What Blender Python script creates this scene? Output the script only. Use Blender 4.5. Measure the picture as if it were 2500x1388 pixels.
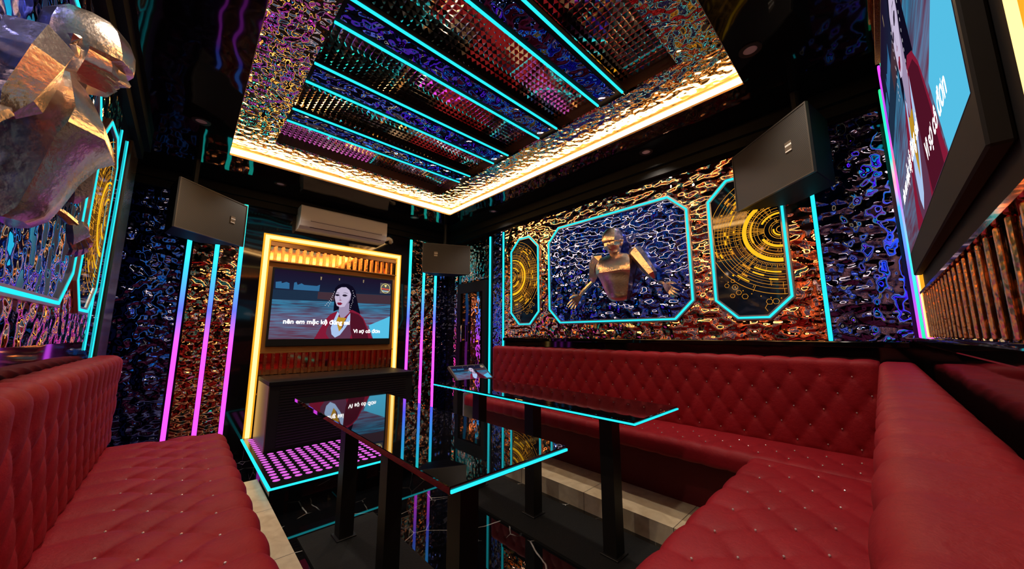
import bpy, bmesh, math, random
from mathutils import Vector, Matrix
PI = math.pi
random.seed(7)
for o in list(bpy.data.objects): bpy.data.objects.remove(o)
SC = bpy.context.scene
C = SC.collection
ZO = 1.184            # eye height above the marble floor; every z below is written relative to the eye

# ---------------------------------------------------------------- camera, world, exposure
cam = bpy.data.cameras.new('camera'); co = bpy.data.objects.new('camera', cam); C.objects.link(co)
F_PX, YAW, PITCH = 841.35, math.radians(46.67), math.radians(8.195)
cam.sensor_fit = 'HORIZONTAL'; cam.sensor_width = 36; cam.lens = 36*F_PX/2500; cam.clip_start = 0.01
fw = Vector((math.cos(PITCH)*math.cos(YAW), math.cos(PITCH)*math.sin(YAW), math.sin(PITCH)))
co.location = (0, 0, ZO); co.rotation_euler = fw.to_track_quat('-Z', 'Y').to_euler()
SC.camera = co
w = bpy.data.worlds.new('world'); SC.world = w; w.use_nodes = True
w.node_tree.nodes['Background'].inputs[0].default_value = (0.02, 0.02, 0.03, 1)
w.node_tree.nodes['Background'].inputs[1].default_value = 0.3
SC.view_settings.view_transform = 'Standard'; SC.view_settings.look = 'None'
SC.view_settings.exposure = 0.0; SC.view_settings.gamma = 1; SC.view_settings.use_curve_mapping = False
COVE_POWER = 22.0
LAMP_POWER = 40.0

# ---------------------------------------------------------------- material helpers
def mat(name):
    m = bpy.data.materials.new(name); m.use_nodes = True
    n = m.node_tree.nodes; return m, n, m.node_tree.links, n['Principled BSDF']
def setp(p, **k):
    for a, v in k.items():
        p.inputs[a.replace('_', ' ')].default_value = v
def noise_bump(n, l, p, scale, dist, detail=2, strength=1, rough=.5, vec=(1, 1, 1)):
    tc = n.new('ShaderNodeTexCoord'); mp = n.new('ShaderNodeMapping'); mp.inputs['Scale'].default_value = vec
    t = n.new('ShaderNodeTexNoise'); t.inputs['Scale'].default_value = scale; t.inputs['Detail'].default_value = detail
    t.inputs['Roughness'].default_value = rough
    b = n.new('ShaderNodeBump'); b.inputs['Distance'].default_value = dist; b.inputs['Strength'].default_value = strength
    l.new(tc.outputs['Object'], mp.inputs[0]); l.new(mp.outputs[0], t.inputs['Vector'])
    l.new(t.outputs['Fac'], b.inputs['Height']); l.new(b.outputs[0], p.inputs['Normal'])
    return tc, mp, t, b
def plain(name, col, rough=.5, metal=0, spec=.5, bump=None, coat=0):
    m, n, l, p = mat(name); setp(p, Base_Color=(*col, 1), Roughness=rough, Metallic=metal, Specular_IOR_Level=spec, Coat_Weight=coat)
    if bump: noise_bump(n, l, p, bump[0], bump[1], *(bump[2:] or ()))
    return m
def emit(name, col, s):
    m = bpy.data.materials.new(name); m.use_nodes = True; n = m.node_tree.nodes; n.clear()
    e = n.new('ShaderNodeEmission'); o = n.new('ShaderNodeOutputMaterial')
    e.inputs[0].default_value = (*col, 1); e.inputs[1].default_value = s
    m.node_tree.links.new(e.outputs[0], o.inputs[0]); return m
def emit_ramp(name, stops, s):
    """colour-fading LED profile: colour runs along the height of the strip"""
    m = emit(name, (1, 1, 1), s); n = m.node_tree.nodes; l = m.node_tree.links
    tc = n.new('ShaderNodeTexCoord'); sp = n.new('ShaderNodeSeparateXYZ'); r = n.new('ShaderNodeValToRGB')
    l.new(tc.outputs['Generated'], sp.inputs[0]); l.new(sp.outputs['Z'], r.inputs[0])
    cr = r.color_ramp
    while len(cr.elements) > 1: cr.elements.remove(cr.elements[-1])
    cr.elements[0].position = stops[0][0]; cr.elements[0].color = (*stops[0][1], 1)
    for p_, c_ in stops[1:]:
        e = cr.elements.new(p_); e.color = (*c_, 1)
    l.new(r.outputs[0], n['Emission'].inputs[0]); return m
def ripple(name, col, scale=13, dist=.02, vec=(1, 1, 1), rough=.03, detail=.6):
    m, n, l, p = mat(name); setp(p, Base_Color=(*col, 1), Roughness=rough, Metallic=1)
    noise_bump(n, l, p, scale, dist, detail, 1, .5, vec); return m

CY = (.022, .80, .92)
M = {}
M['cyan'] = emit('cyan neon', CY, 1.15)
M['cyan_dim'] = emit('cyan neon soft', CY, 1.3)
M['cove_led'] = emit('warm cove led', (1, .54, .18), COVE_POWER)
M['cove_wall'] = plain('warm white cove paint', (.50, .33, .18), .6)
M['amber'] = emit('amber neon core', (1, .66, .20), 2.3)
M['amber_side'] = emit('amber neon housing', (1, .40, .02), 1.1)
M['rgb_tv'] = emit_ramp('rgb led fade tv wall', [(0, (.85, .06, .9)), (.42, (.70, .07, 1)), (.56, (.10, .12, 1)), (.72, (.03, .45, 1)), (.86, (.02, .85, .85)), (1, (.02, .8, .6))], 1.8)
M['rgb_a'] = emit_ramp('rgb led fade purple to green', [(0, (.6, .05, .8)), (.25, (.15, .1, 1)), (.5, (.05, .4, 1)), (.6, (.9, .3, .4)), (.7, (.02, .7, .6)), (1, (.02, .6, .2))], 1.6)
M['rgb_b'] = emit_ramp('rgb led fade green to purple', [(0, (.02, .7, .3)), (.3, (.05, .6, .7)), (.5, (.5, .1, .9)), (.62, (.9, .15, .2)), (.75, (.3, .05, .9)), (1, (.6, .05, .8))], 1.6)
M['rgb_c'] = emit_ramp('rgb led fade magenta to cyan', [(0, (.8, .1, .8)), (.35, (.4, .2, .9)), (.6, (.1, .7, .8)), (1, (.1, .8, .4))], 1.6)
M['blue_ripple'] = ripple('blue water ripple mirror', (.13, .20, .80), 12, .026, (1, 1, 1.35))
M['bronze_ripple'] = ripple('rose silver water ripple mirror', (.95, .48, .33), 12, .026, (1, 1, 1.4))
M['ceil_ripple'] = ripple('silver water ripple mirror', (.85, .70, .58), 20, .015, (1, 1, 1))
M['dark_ripple'] = ripple('smoked water ripple mirror', (.30, .32, .36), 16, .02, (1, 1, 1.2))
M['pyramid'] = plain('facetted mirror acrylic', (.92, .78, .68), .05, 1)
M['black_gloss'] = plain('black glossy stone', (.004, .0035, .004), .05, 0, .28, (2.2, .012, 1.5))
M['black_wall'] = plain('black glass panel', (.005, .004, .005), .05, 0, .40, (1.6, .008, 1))
M['black_matte'] = plain('black satin lacquer', (.005, .005, .005), .55, 0, .15)
M['table_glass'] = plain('black mirror table glass', (.003, .003, .004), .01, 0, .9, None, .6)
M['black_metal'] = plain('black powder coated steel', (.010, .009, .008), .45, 0, .35)
M['plinth'] = plain('charcoal rubber', (.012, .012, .011), .75, 0, .2, (90, .002))
M['grille'] = None
M['crystal'] = plain('crystal stud', (.60, .52, .52), .2, .3, .8)
M['white_plastic'] = plain('white plastic', (.42, .40, .40), .35, 0, .5)
M['dark_plastic'] = plain('dark plastic slot', (.02, .012, .010), .4)
M['bezel'] = plain('dark grey bezel', (.010, .010, .011), .65, 0, .15)
M['gold_sparkle'] = plain('bronze glitter laminate', (.30, .12, .02), .42, .35, .5, (240, .003))
M['slat'] = plain('brushed copper slat', (.85, .42, .15), .18, 1, .5, (60, .0015))
M['red_mirror'] = plain('copper mirror backing', (.85, .36, .16), .07, 1)
M['dance_base'] = plain('black acrylic dance floor', (.008, .008, .009), .2, 0, .5)
M['dot'] = emit('magenta floor light', (.82, .14, .80), 1.0)
M['dot_far'] = M['dot']
M['cabinet'] = plain('dark ribbed cabinet', (.010, .011, .009), .6, 0, .15)
M['orange'] = emit('amber hud print', (1, .40, .03), .85)
M['orange_bold'] = emit('amber hud print bright', (1, .50, .015), 1.15)
M['art_glass'] = plain('black print glass', (.006, .010, .018), .05, 0, .5)
M['statue'] = plain('hammered antique silver', (.78, .64, .54), .27, 1, .5, (55, .0017, 3))
M['brown_post'] = plain('dark bronze pilaster', (.10, .065, .045), .25, .6, .5, (4, .01))
M['foam'] = plain('beige pipe insulation', (.55, .42, .28), .8, 0, .2, (60, .01))
M['downlight'] = plain('pink frosted lens', (.55, .38, .36), .3)
M['downlight_ring'] = plain('dark bronze ring', (.035, .022, .018), .3, .3)
M['silver'] = plain('polished silver', (.8, .78, .75), .15, 1)
M['arm_side'] = plain('pale grey laminate', (.30, .30, .32), .4)

def leather(name, col):
    m, n, l, p = mat(name); setp(p, Roughness=.55, Specular_IOR_Level=.2)
    tc, mp, t, b = noise_bump(n, l, p, 55, .0016, 4, 1, .6)
    t2 = n.new('ShaderNodeTexNoise'); t2.inputs['Scale'].default_value = 3.5; t2.inputs['Detail'].default_value = 3
    r = n.new('ShaderNodeValToRGB'); l.new(tc.outputs['Object'], t2.inputs['Vector']); l.new(t2.outputs['Fac'], r.inputs[0])
    r.color_ramp.elements[0].position = .3; r.color_ramp.elements[0].color = (*[c*.88 for c in col], 1)
    r.color_ramp.elements[1].position = .7; r.color_ramp.elements[1].color = (*[c*1.08 for c in col], 1)
    l.new(r.outputs[0], p.inputs['Base Color']); return m
M['leather'] = leather('red leather', (.265, .008, .016))
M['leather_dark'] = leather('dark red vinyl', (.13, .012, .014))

def tile_mat():
    m, n, l, p = mat('beige marbled tile'); setp(p, Roughness=.32)
    tc = n.new('ShaderNodeTexCoord'); t = n.new('ShaderNodeTexNoise'); t.inputs['Scale'].default_value = 9; t.inputs['Detail'].default_value = 6; t.inputs['Distortion'].default_value = .8
    r = n.new('ShaderNodeValToRGB'); l.new(tc.outputs['Object'], t.inputs['Vector']); l.new(t.outputs['Fac'], r.inputs[0])
    r.color_ramp.elements[0].position = .3; r.color_ramp.elements[0].color = (.62, .48, .29, 1)
    r.color_ramp.elements[1].position = .65; r.color_ramp.elements[1].color = (.84, .71, .48, 1)
    sp = n.new('ShaderNodeSeparateXYZ'); l.new(tc.outputs['Object'], sp.inputs[0])
    md = n.new('ShaderNodeMath'); md.operation = 'MODULO'; ad = n.new('ShaderNodeMath'); ad.operation = 'ADD'; ad.inputs[1].default_value = 10*.6+.09
    l.new(sp.outputs['Y'], ad.inputs[0]); l.new(ad.outputs[0], md.inputs[0]); md.inputs[1].default_value = .6
    lt = n.new('ShaderNodeMath'); lt.operation = 'LESS_THAN'; lt.inputs[1].default_value = .004; l.new(md.outputs[0], lt.inputs[0])
    mx = n.new('ShaderNodeMixRGB'); mx.inputs[2].default_value = (.12, .09, .06, 1)
    l.new(lt.outputs[0], mx.inputs[0]); l.new(r.outputs[0], mx.inputs[1]); l.new(mx.outputs[0], p.inputs['Base Color']); return m
M['tile'] = tile_mat()
def marble_mat():
    m, n, l, p = mat('black marble with white veins'); setp(p, Roughness=.02, Specular_IOR_Level=.7)
    tc = n.new('ShaderNodeTexCoord')
    t = n.new('ShaderNodeTexNoise'); t.inputs['Scale'].default_value = 2.2; t.inputs['Detail'].default_value = 6
    ds = n.new('ShaderNodeMixRGB'); ds.inputs[0].default_value = .07
    l.new(tc.outputs['Object'], t.inputs['Vector']); l.new(tc.outputs['Object'], ds.inputs[1]); l.new(t.outputs['Color'], ds.inputs[2])
    v = n.new('ShaderNodeTexVoronoi'); v.feature = 'DISTANCE_TO_EDGE'; v.inputs['Scale'].default_value = 3.2
    l.new(ds.outputs[0], v.inputs['Vector'])
    r = n.new('ShaderNodeValToRGB'); l.new(v.outputs['Distance'], r.inputs[0])
    r.color_ramp.elements[0].position = 0; r.color_ramp.elements[0].color = (1, 1, 1, 1)
    r.color_ramp.elements[1].position = .010; r.color_ramp.elements[1].color = (0, 0, 0, 1)
    mk = n.new('ShaderNodeTexNoise'); mk.inputs['Scale'].default_value = 3.1; mk.inputs['Detail'].default_value = 3
    r2 = n.new('ShaderNodeValToRGB'); l.new(tc.outputs['Object'], mk.inputs['Vector']); l.new(mk.outputs['Fac'], r2.inputs[0])
    r2.color_ramp.elements[0].position = .50; r2.color_ramp.elements[1].position = .60
    mu = n.new('ShaderNodeMixRGB'); mu.blend_type = 'MULTIPLY'; mu.inputs[0].default_value = 1
    l.new(r.outputs[0], mu.inputs[1]); l.new(r2.outputs[0], mu.inputs[2])
    mx = n.new('ShaderNodeMixRGB'); mx.inputs[1].default_value = (.004, .004, .005, 1); mx.inputs[2].default_value = (.75, .72, .68, 1)
    l.new(mu.outputs[0], mx.inputs[0]); l.new(mx.outputs[0], p.inputs['Base Color']); return m
M['marble'] = marble_mat()
def grille_mat():
    """perforated steel: a staggered pattern of round dark holes in object UVs"""
    m, n, l, p = mat('perforated speaker grille'); setp(p, Roughness=.45, Specular_IOR_Level=.4)
    uv = n.new('ShaderNodeTexCoord'); sp = n.new('ShaderNodeSeparateXYZ'); l.new(uv.outputs['UV'], sp.inputs[0])
    def math_(op, a, b=None):
        q = n.new('ShaderNodeMath'); q.operation = op
        for i, x in enumerate((a, b)):
            if x is None: continue
            if isinstance(x, (int, float)): q.inputs[i].default_value = x
            else: l.new(x, q.inputs[i])
        return q.outputs[0]
    u = math_('MULTIPLY', sp.outputs['X'], 125.0); v = math_('MULTIPLY', sp.outputs['Y'], 125.0)
    row = math_('FLOOR', v); sh = math_('MULTIPLY', math_('MODULO', row, 2), .5)
    fu = math_('SUBTRACT', math_('FRACT', math_('ADD', u, sh)), .5); fv = math_('SUBTRACT', math_('FRACT', v), .5)
    d = math_('SQRT', math_('ADD', math_('MULTIPLY', fu, fu), math_('MULTIPLY', fv, fv)))
    r = n.new('ShaderNodeValToRGB'); l.new(d, r.inputs[0])
    r.color_ramp.elements[0].position = .30; r.color_ramp.elements[0].color = (.003, .003, .003, 1)
    r.color_ramp.elements[1].position = .36; r.color_ramp.elements[1].color = (.042, .040, .037, 1)
    l.new(r.outputs[0], p.inputs['Base Color']); return m
M['grille'] = grille_mat()

# ---------------------------------------------------------------- mesh helpers (z relative to the eye)
def bx(bm, x0, x1, y0, y1, z0, z1, mi=0):
    vs = [bm.verts.new((x, y, z)) for x in (x0, x1) for y in (y0, y1) for z in (z0, z1)]
    for f in ((0, 1, 3, 2), (4, 6, 7, 5), (0, 4, 5, 1), (2, 3, 7, 6), (0, 2, 6, 4), (1, 5, 7, 3)):
        fc = bm.faces.new([vs[i] for i in f]); fc.material_index = mi
    return vs
def box(*a):
    bm = bmesh.new(); bx(bm, *a); return bm
def prism(bm, pts, ax, a, b, mi=0):
    """extrude a polygon (2-D points) along axis ax from a to b"""
    def P(p, h):
        return {'x': (h, p[0], p[1]), 'y': (p[0], h, p[1]), 'z': (p[0], p[1], h)}[ax]
    A = [bm.verts.new(P(p, a)) for p in pts]; B = [bm.verts.new(P(p, b)) for p in pts]
    n = len(pts)
    fs = [bm.faces.new(A), bm.faces.new(B[::-1])] + [bm.faces.new((A[i], B[i], B[(i+1) % n], A[(i+1) % n])) for i in range(n)]
    for f in fs: f.material_index = mi
def frame_poly(bm, pts, wid, ax, a, b):
    """closed band of width wid following polygon pts (centred on it)"""
    n = len(pts); out = []; inn = []
    ar = sum(pts[i][0]*pts[(i+1) % n][1]-pts[(i+1) % n][0]*pts[i][1] for i in range(n)); sg = 1 if ar > 0 else -1
    for i in range(n):
        p0 = Vector(pts[i-1]); p1 = Vector(pts[i]); p2 = Vector(pts[(i+1) % n])
        d1 = (p1-p0).normalized(); d2 = (p2-p1).normalized()
        n1 = Vector((d1.y, -d1.x))*sg; n2 = Vector((d2.y, -d2.x))*sg
        mm = (n1+n2).normalized(); k = wid/2/max(.2, mm.dot(n1))
        out.append(p1+mm*k); inn.append(p1-mm*k)
    def P(p, h):
        return {'x': (h, p[0], p[1]), 'y': (p[0], h, p[1]), 'z': (p[0], p[1], h)}[ax]
    for i in range(n):
        j = (i+1) % n
        q = [bm.verts.new(P(p, h)) for h in (a, b) for p in (out[i], out[j], inn[j], inn[i])]
        for f in ((0, 1, 2, 3), (4, 7, 6, 5), (0, 4, 5, 1), (2, 6, 7, 3), (1, 5, 6, 2), (0, 3, 7, 4)):
            bm.faces.new([q[k] for k in f])
def tube(bm, pts, r, seg=8):
    rings = []
    for i, p in enumerate(pts):
        p = Vector(p); d = (Vector(pts[min(i+1, len(pts)-1)])-Vector(pts[max(i-1, 0)])).normalized()
        a = d.orthogonal().normalized(); b = d.cross(a)
        rr = r[i] if isinstance(r, (list, tuple)) else r
        rings.append([bm.verts.new(p+a*rr*math.cos(2*PI*k/seg)+b*rr*math.sin(2*PI*k/seg)) for k in range(seg)])
    for A, B in zip(rings, rings[1:]):
        for k in range(seg): bm.faces.new((A[k], A[(k+1) % seg], B[(k+1) % seg], B[k]))
    bm.faces.new(rings[0][::-1]); bm.faces.new(rings[-1])
def bevel(bm, w_, seg=2):
    bmesh.ops.bevel(bm, geom=bm.edges[:], offset=w_, segments=seg, affect='EDGES', profile=.6)
    return bm
def obj(name, bm, m, parent=None, smooth=False, fix=True, sharp=None):
    if fix: bmesh.ops.recalc_face_normals(bm, faces=bm.faces)
    me = bpy.data.meshes.new(name)
    bmesh.ops.translate(bm, verts=bm.verts, vec=(0, 0, ZO))
    ms = m if isinstance(m, list) else [m]
    for x in ms: me.materials.append(x)
    base = Vector((0, 0, 0)); p = parent
    if parent is not None:
        while p is not None: base += p.location; p = p.parent
    else:
        if len(bm.verts):
            xs = [v.co.x for v in bm.verts]; ys = [v.co.y for v in bm.verts]; zs = [v.co.z for v in bm.verts]
            base = Vector(((min(xs)+max(xs))/2, (min(ys)+max(ys))/2, min(zs)))
    bmesh.ops.translate(bm, verts=bm.verts, vec=-base)
    bm.to_mesh(me); bm.free()
    if smooth or sharp:
        for f in me.polygons: f.use_smooth = True
    if sharp: me.set_sharp_from_angle(angle=math.radians(sharp))
    o = bpy.data.objects.new(name, me); C.objects.link(o)
    if parent is not None: o.parent = parent
    else: o.location = base
    return o
def tag(o, label, cat, group=None, kind=None):
    o['label'] = label; o['category'] = cat
    if group: o['group'] = group
    if kind: o['kind'] = kind
    return o
def struct(name, bm, m, parent=None, label=None):
    o = obj(name, bm, m, parent)
    if parent is None: o['kind'] = 'structure'
    if label: o['label'] = label
    return o
def thing(name, loc, label, cat, group=None):
    o = bpy.data.objects.new(name, None); C.objects.link(o); o.location = (loc[0], loc[1], loc[2]+ZO)
    o.empty_display_size = .1
    return tag(o, label, cat, group)
def copy_tree(o, parent=None):
    c = o.copy(); C.objects.link(c)
    if parent is not None: c.parent = parent
    for ch in [x for x in bpy.data.objects if x.parent == o]: copy_tree(ch, c)
    return c

# ---------------------------------------------------------------- room dimensions
FZ = -ZO                        # marble floor
XL, XR, YB, YT = -.395, 2.823, -.135, 4.40   # walls: left, mural (right), behind the near sofa, television
ZS, ZI, ZG = 1.49, 1.60, 1.70   # soffit, mirrored tray, facetted panels
CX0, CX1, CY0, CY1 = .130, 2.310, .410, 3.600    # tray opening
IX0, IX1, IY0, IY1 = .405, 2.010, .672, 3.360    # inner recess
SZ = -1.07                      # tiled step
PZ = -1.012                     # stage

struct('floor', box(-.75, 3.0, -.3, 4.6, FZ-.06, FZ), M['marble'])
struct('wall_left', box(XL-.1, XL, -.3, 3.76, FZ, ZG+.1), M['black_wall'])
struct('wall_left', box(-.75, -.62, 3.70, 4.5, FZ, ZG+.1), M['black_wall'])
struct('wall_mural', box(XR, XR+.1, -.3, 4.5, FZ, ZG+.1), M['black_wall'])
struct('wall_television', box(-.75, XR+.1, YT, YT+.1, FZ, ZG+.1), M['black_wall'])
struct('wall_back', box(-.75, XR+.1, YB-.12, YB, FZ, ZG+.1), M['black_wall'])
# soffit ring: a thin lip around the opening with the tray walls set back behind it
ST, ZL = .055, ZS+.014
bm = bmesh.new()
for a in ((-.75, CX0, -.3, 4.5), (CX1, XR+.1, -.3, 4.5), (CX0, CX1, -.3, CY0), (CX0, CX1, CY1, 4.5)):
    bx(bm, *a, ZS, ZL)
for a in ((-.75, CX0-ST-.012, -.3, 4.5), (CX1+ST+.012, XR+.1, -.3, 4.5), (CX0-ST-.012, CX1+ST+.012, -.3, CY0-ST-.012), (CX0-ST-.012, CX1+ST+.012, CY1+ST+.012, 4.5)):
    bx(bm, *a, ZL, ZI+.022)
struct('ceiling', bm, M['black_gloss'])
bm = bmesh.new()
bx(bm, -.75, XR+.1, -.3, 4.5, ZG+.06, ZG+.12)
struct('ceiling', bm, M['black_matte'])
# stepped crown moulding
for nm, a, b_ in (('trim_1', (XR-.07, XR, YB, YT, 1.40, ZS), (XR-.035, XR, YB, YT, 1.33, 1.40)),
                  ('trim_2', (-.62, XR-.07, YT-.07, YT, 1.40, ZS), (-.62, XR-.035, YT-.035, YT, 1.33, 1.40)),
                  ('trim_3', (XL, XL+.07, YB, 3.76, 1.40, ZS), (XL, XL+.035, YB, 3.76, 1.33, 1.40))):
    bm = bmesh.new(); bx(bm, *a); bx(bm, *b_); struct(nm, bm, M['black_matte'])
# warm painted lip and tray walls, the led strip in front of them, the mirrored border above
bm = bmesh.new(); e = .003
for a in ((CX0, CX0+e, CY0, CY1, ZS+.0005, ZL), (CX1-e, CX1, CY0, CY1, ZS+.0005, ZL), (CX0+e, CX1-e, CY0, CY0+e, ZS+.0005, ZL), (CX0+e, CX1-e, CY1-e, CY1, ZS+.0005, ZL)): bx(bm, *a)
a0, a1, b0, b1 = CX0-ST, CX1+ST, CY0-ST, CY1+ST
for a in ((a0-.011, a0, b0-.011, b1+.011, ZL+.001, ZI-.001), (a1, a1+.011, b0-.011, b1+.011, ZL+.001, ZI-.001), (a0, a1, b0-.011, b0, ZL+.001, ZI-.001), (a0, a1, b1, b1+.011, ZL+.001, ZI-.001)): bx(bm, *a)
struct('trim_4', bm, M['cove_wall'])
bm = bmesh.new(); k = .010
for a in ((a0+.001, a0+k, b0+.001, b1-.001), (a1-k, a1-.001, b0+.001, b1-.001), (a0+k, a1-k, b0+.001, b0+k), (a0+k, a1-k, b1-k, b1-.001)): bx(bm, *a, ZI-.066, ZI-.020)
tag(obj('cove_light_strip', bm, M['cove_led']), 'warm white glowing light strip running around the ceiling tray', 'light strip')
bm = bmesh.new()
bx(bm, a0-.011, IX0, b0-.011, b1+.011, ZI, ZI+.02); bx(bm, IX1, a1+.011, b0-.011, b1+.011, ZI, ZI+.02)
bx(bm, IX0, IX1, b0-.011, IY0, ZI, ZI+.02); bx(bm, IX0, IX1, IY1, b1+.011, ZI, ZI+.02)
tag(obj('mirror_border', bm, M['ceil_ripple']), 'silver rippled mirror border around the ceiling recess, next to the warm light', 'mirror')
bm = bmesh.new()
t_ = .02
bx(bm, IX0-t_, IX0, IY0-t_, IY1+t_, ZI+.021, ZG+.05); bx(bm, IX1, IX1+t_, IY0-t_, IY1+t_, ZI+.021, ZG+.05)
bx(bm, IX0, IX1, IY0-t_, IY0, ZI+.021, ZG+.05); bx(bm, IX0, IX1, IY1, IY1+t_, ZI+.021, ZG+.05)
struct('trim_5', bm, plain('recess lining with painted amber reflection', (.10, .05, .025), .25, .5, .5, (3, .006)))  # amber reflected on the recess sides is painted in as brown

# ceiling beams (4): black beam, rippled blue mirror underneath, cyan led along both edges
SY = [(.637, .755), (.990, 1.108), (1.343, 1.470), (1.702, 1.820)]
names = ['nearest the doorless near end of the tray', 'second from the near end of the tray', 'third from the near end of the tray', 'closest to the television wall']
beams = []
for i, (a, b_) in enumerate(SY):
    y0, y1 = a*ZI, b_*ZI
    t = thing('ceiling_beam', ((IX0+IX1)/2, (y0+y1)/2, ZI), '', 'ceiling beam', 'mirrored ceiling beams')
    beams.append(t)
    obj('beam_body', box(IX0+.001, IX1-.001, y0-.012, y1+.012, ZI+.004, ZI+.026), M['black_matte'], t)
    obj('mirror_panel', box(IX0+.02, IX1-.06, y0+.038, y1-.038, ZI-.002, ZI+.004), M['blue_ripple'], t)
    for yy in (y0, y1):
        l_ = obj('light_strip', bevel(box(IX0+.004, IX1-.03, yy-.0065, yy+.0065, ZI-.008, ZI+.004), .003), M['cyan'], t)
        bm = bmesh.new(); tube(bm, [(IX1-.03, yy, ZI-.002), (IX1-.002, yy, ZI-.001)], .0015, 5); obj('lead_wire', bm, M['silver'], l_)
for t, lb in zip(beams, ('ceiling beam with two cyan light lines, the one farthest from the television wall',
                         'ceiling beam with two cyan light lines, second farthest from the television wall',
                         'ceiling beam with two cyan light lines, second closest to the television wall',
                         'ceiling beam with two cyan light lines, the one closest to the television wall')):
    t['label'] = lb
# pyramid facetted mirror sheets between the beams
def pyramids(x0, x1, y0, y1, z, s, h):
    bm = bmesh.new(); nx = max(1, round((x1-x0)/s)); ny = max(1, round((y1-y0)/s)); sx = (x1-x0)/nx; sy = (y1-y0)/ny
    g = [[bm.verts.new((x0+i*sx, y0+j*sy, z)) for j in range(ny+1)] for i in range(nx+1)]
    for i in range(nx):
        for j in range(ny):
            c = bm.verts.new((x0+(i+.5)*sx, y0+(j+.5)*sy, z-h)); q = (g[i][j], g[i+1][j], g[i+1][j+1], g[i][j+1])
            for k in range(4): bm.faces.new((q[k], c, q[(k+1) % 4]))
    v = [bm.verts.new((x, y, z+.01)) for x, y in ((x0, y0), (x1, y0), (x1, y1), (x0, y1))]; bm.faces.new(v)
    return bm
ed = [IY0]+[v*ZI for p_ in SY for v in p_]+[IY1]
lab = ['facetted mirror ceiling sheet at the end farthest from the television wall', 'facetted mirror ceiling sheet between the two beams farthest from the television wall',
       'facetted mirror ceiling sheet in the middle between the second and third beams', 'facetted mirror ceiling sheet between the two beams closest to the television wall',
       'facetted mirror ceiling sheet at the end beside the television wall']
for i in range(5):
    y0 = IY0+.001 if i == 0 else (ed[2*i-1]+ed[2*i])/2; y1 = IY1-.001 if i == 4 else (ed[2*i+1]+ed[2*i+2])/2
    tag(obj('facetted_mirror_sheet', pyramids(IX0+.001, IX1-.001, y0, y1, ZG, .038, .0105), M['pyramid'], fix=False), lab[i], 'mirror sheet', 'facetted ceiling mirrors')

# downlights in the soffit
DL = [((2.035, .32), 'recessed downlight beside the near corner of the tray, above the big speaker'), ((2.63, 1.176), 'recessed downlight in the black soffit over the long red sofa, in the middle'),
      ((2.61, 3.10), 'recessed downlight in the black soffit near the door'), ((2.02, 3.97), 'recessed downlight to the right of the air conditioner'),
      ((.56, 3.97), 'recessed downlight to the left above the air conditioner'), ((-.055, 3.14), 'recessed downlight over the left sofa by the left speaker'),
      ((.405, .32), 'added unseen downlight by the near left corner of the tray, above the camera'), ((-.055, 1.176), 'added unseen downlight over the near part of the left sofa, beside the silver bust')]  # these two are added out of view to brighten near sofas and left figure
def ring(bm, c, r0, r1, z0, z1, n=24):
    a = [[bm.verts.new((c[0]+r*math.cos(2*PI*k/n), c[1]+r*math.sin(2*PI*k/n), z)) for k in range(n)] for r, z in ((r0, z0), (r1, z0), (r1, z1), (r0, z1))]
    for q in range(4):
        A, B = a[q], a[(q+1) % 4]
        for k in range(n): bm.faces.new((A[k], A[(k+1) % n], B[(k+1) % n], B[k]))
def disc(bm, c, r, z0, z1, n=24):
    prism(bm, [(c[0]+r*math.cos(2*PI*k/n), c[1]+r*math.sin(2*PI*k/n)) for k in range(n)], 'z', z0, z1)
for (c, lb) in DL:
    t = thing('downlight', (c[0], c[1], ZS), lb, 'downlight', 'soffit downlights')
    bm = bmesh.new(); ring(bm, c, .032, .052, ZS-.006, ZS); obj('trim_ring', bm, M['downlight_ring'], t)
    bm = bmesh.new(); disc(bm, c, .032, ZS-.003, ZS); obj('lens', bm, M['downlight'], t)
for c in [d_[0] for d_ in DL]:       # the lamps themselves
    la = bpy.data.lights.new('downlight_lamp', 'SPOT'); la.energy = LAMP_POWER; la.color = (1, .85, .70); la.spot_size = math.radians(125); la.spot_blend = .9
    la.shadow_soft_size = .035; lo = bpy.data.objects.new('downlight_lamp', la); C.objects.link(lo); lo.location = (c[0], c[1], ZS-.02+ZO)

# ---------------------------------------------------------------- wall mirrors
def wall_mirror(wall, a0, a1, z0, z1, m, label, group=None, th=.006):
    if wall == 'T': bm = box(a0, a1, YT-th, YT, z0, z1)
    elif wall == 'M': bm = box(XR-th, XR, a0, a1, z0, z1)
    elif wall == 'L': bm = box(XL, XL+th, a0, a1, z0, z1)
    return tag(obj('ripple_mirror', bm, m), label, 'wall mirror', group)
TT = 1.325
wall_mirror('T', -.60, -.075, FZ, TT, M['blue_ripple'], 'blue rippled mirror on the television wall behind the left sofa end')
wall_mirror('T', -.01, .137, FZ, TT, M['bronze_ripple'], 'narrow rippled mirror between the left pair of fading light strips')
wall_mirror('T', .180, .325, FZ, TT, M['bronze_ripple'], 'narrow rippled mirror next to the amber frame, between the second and third light strips')
wall_mirror('T', 2.225, 2.395, FZ, TT, M['bronze_ripple'], 'narrow rippled mirror right of the amber frame, between the first two light strips there')
wall_mirror('T', 2.435, 2.585, FZ, TT, M['bronze_ripple'], 'narrow rippled mirror between the two rightmost fading light strips')
wall_mirror('T', 2.63, 2.815, FZ, TT, M['blue_ripple'], 'blue rippled mirror in the corner beside the door')
ZM0, ZM1 = -.04, 1.29
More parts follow.
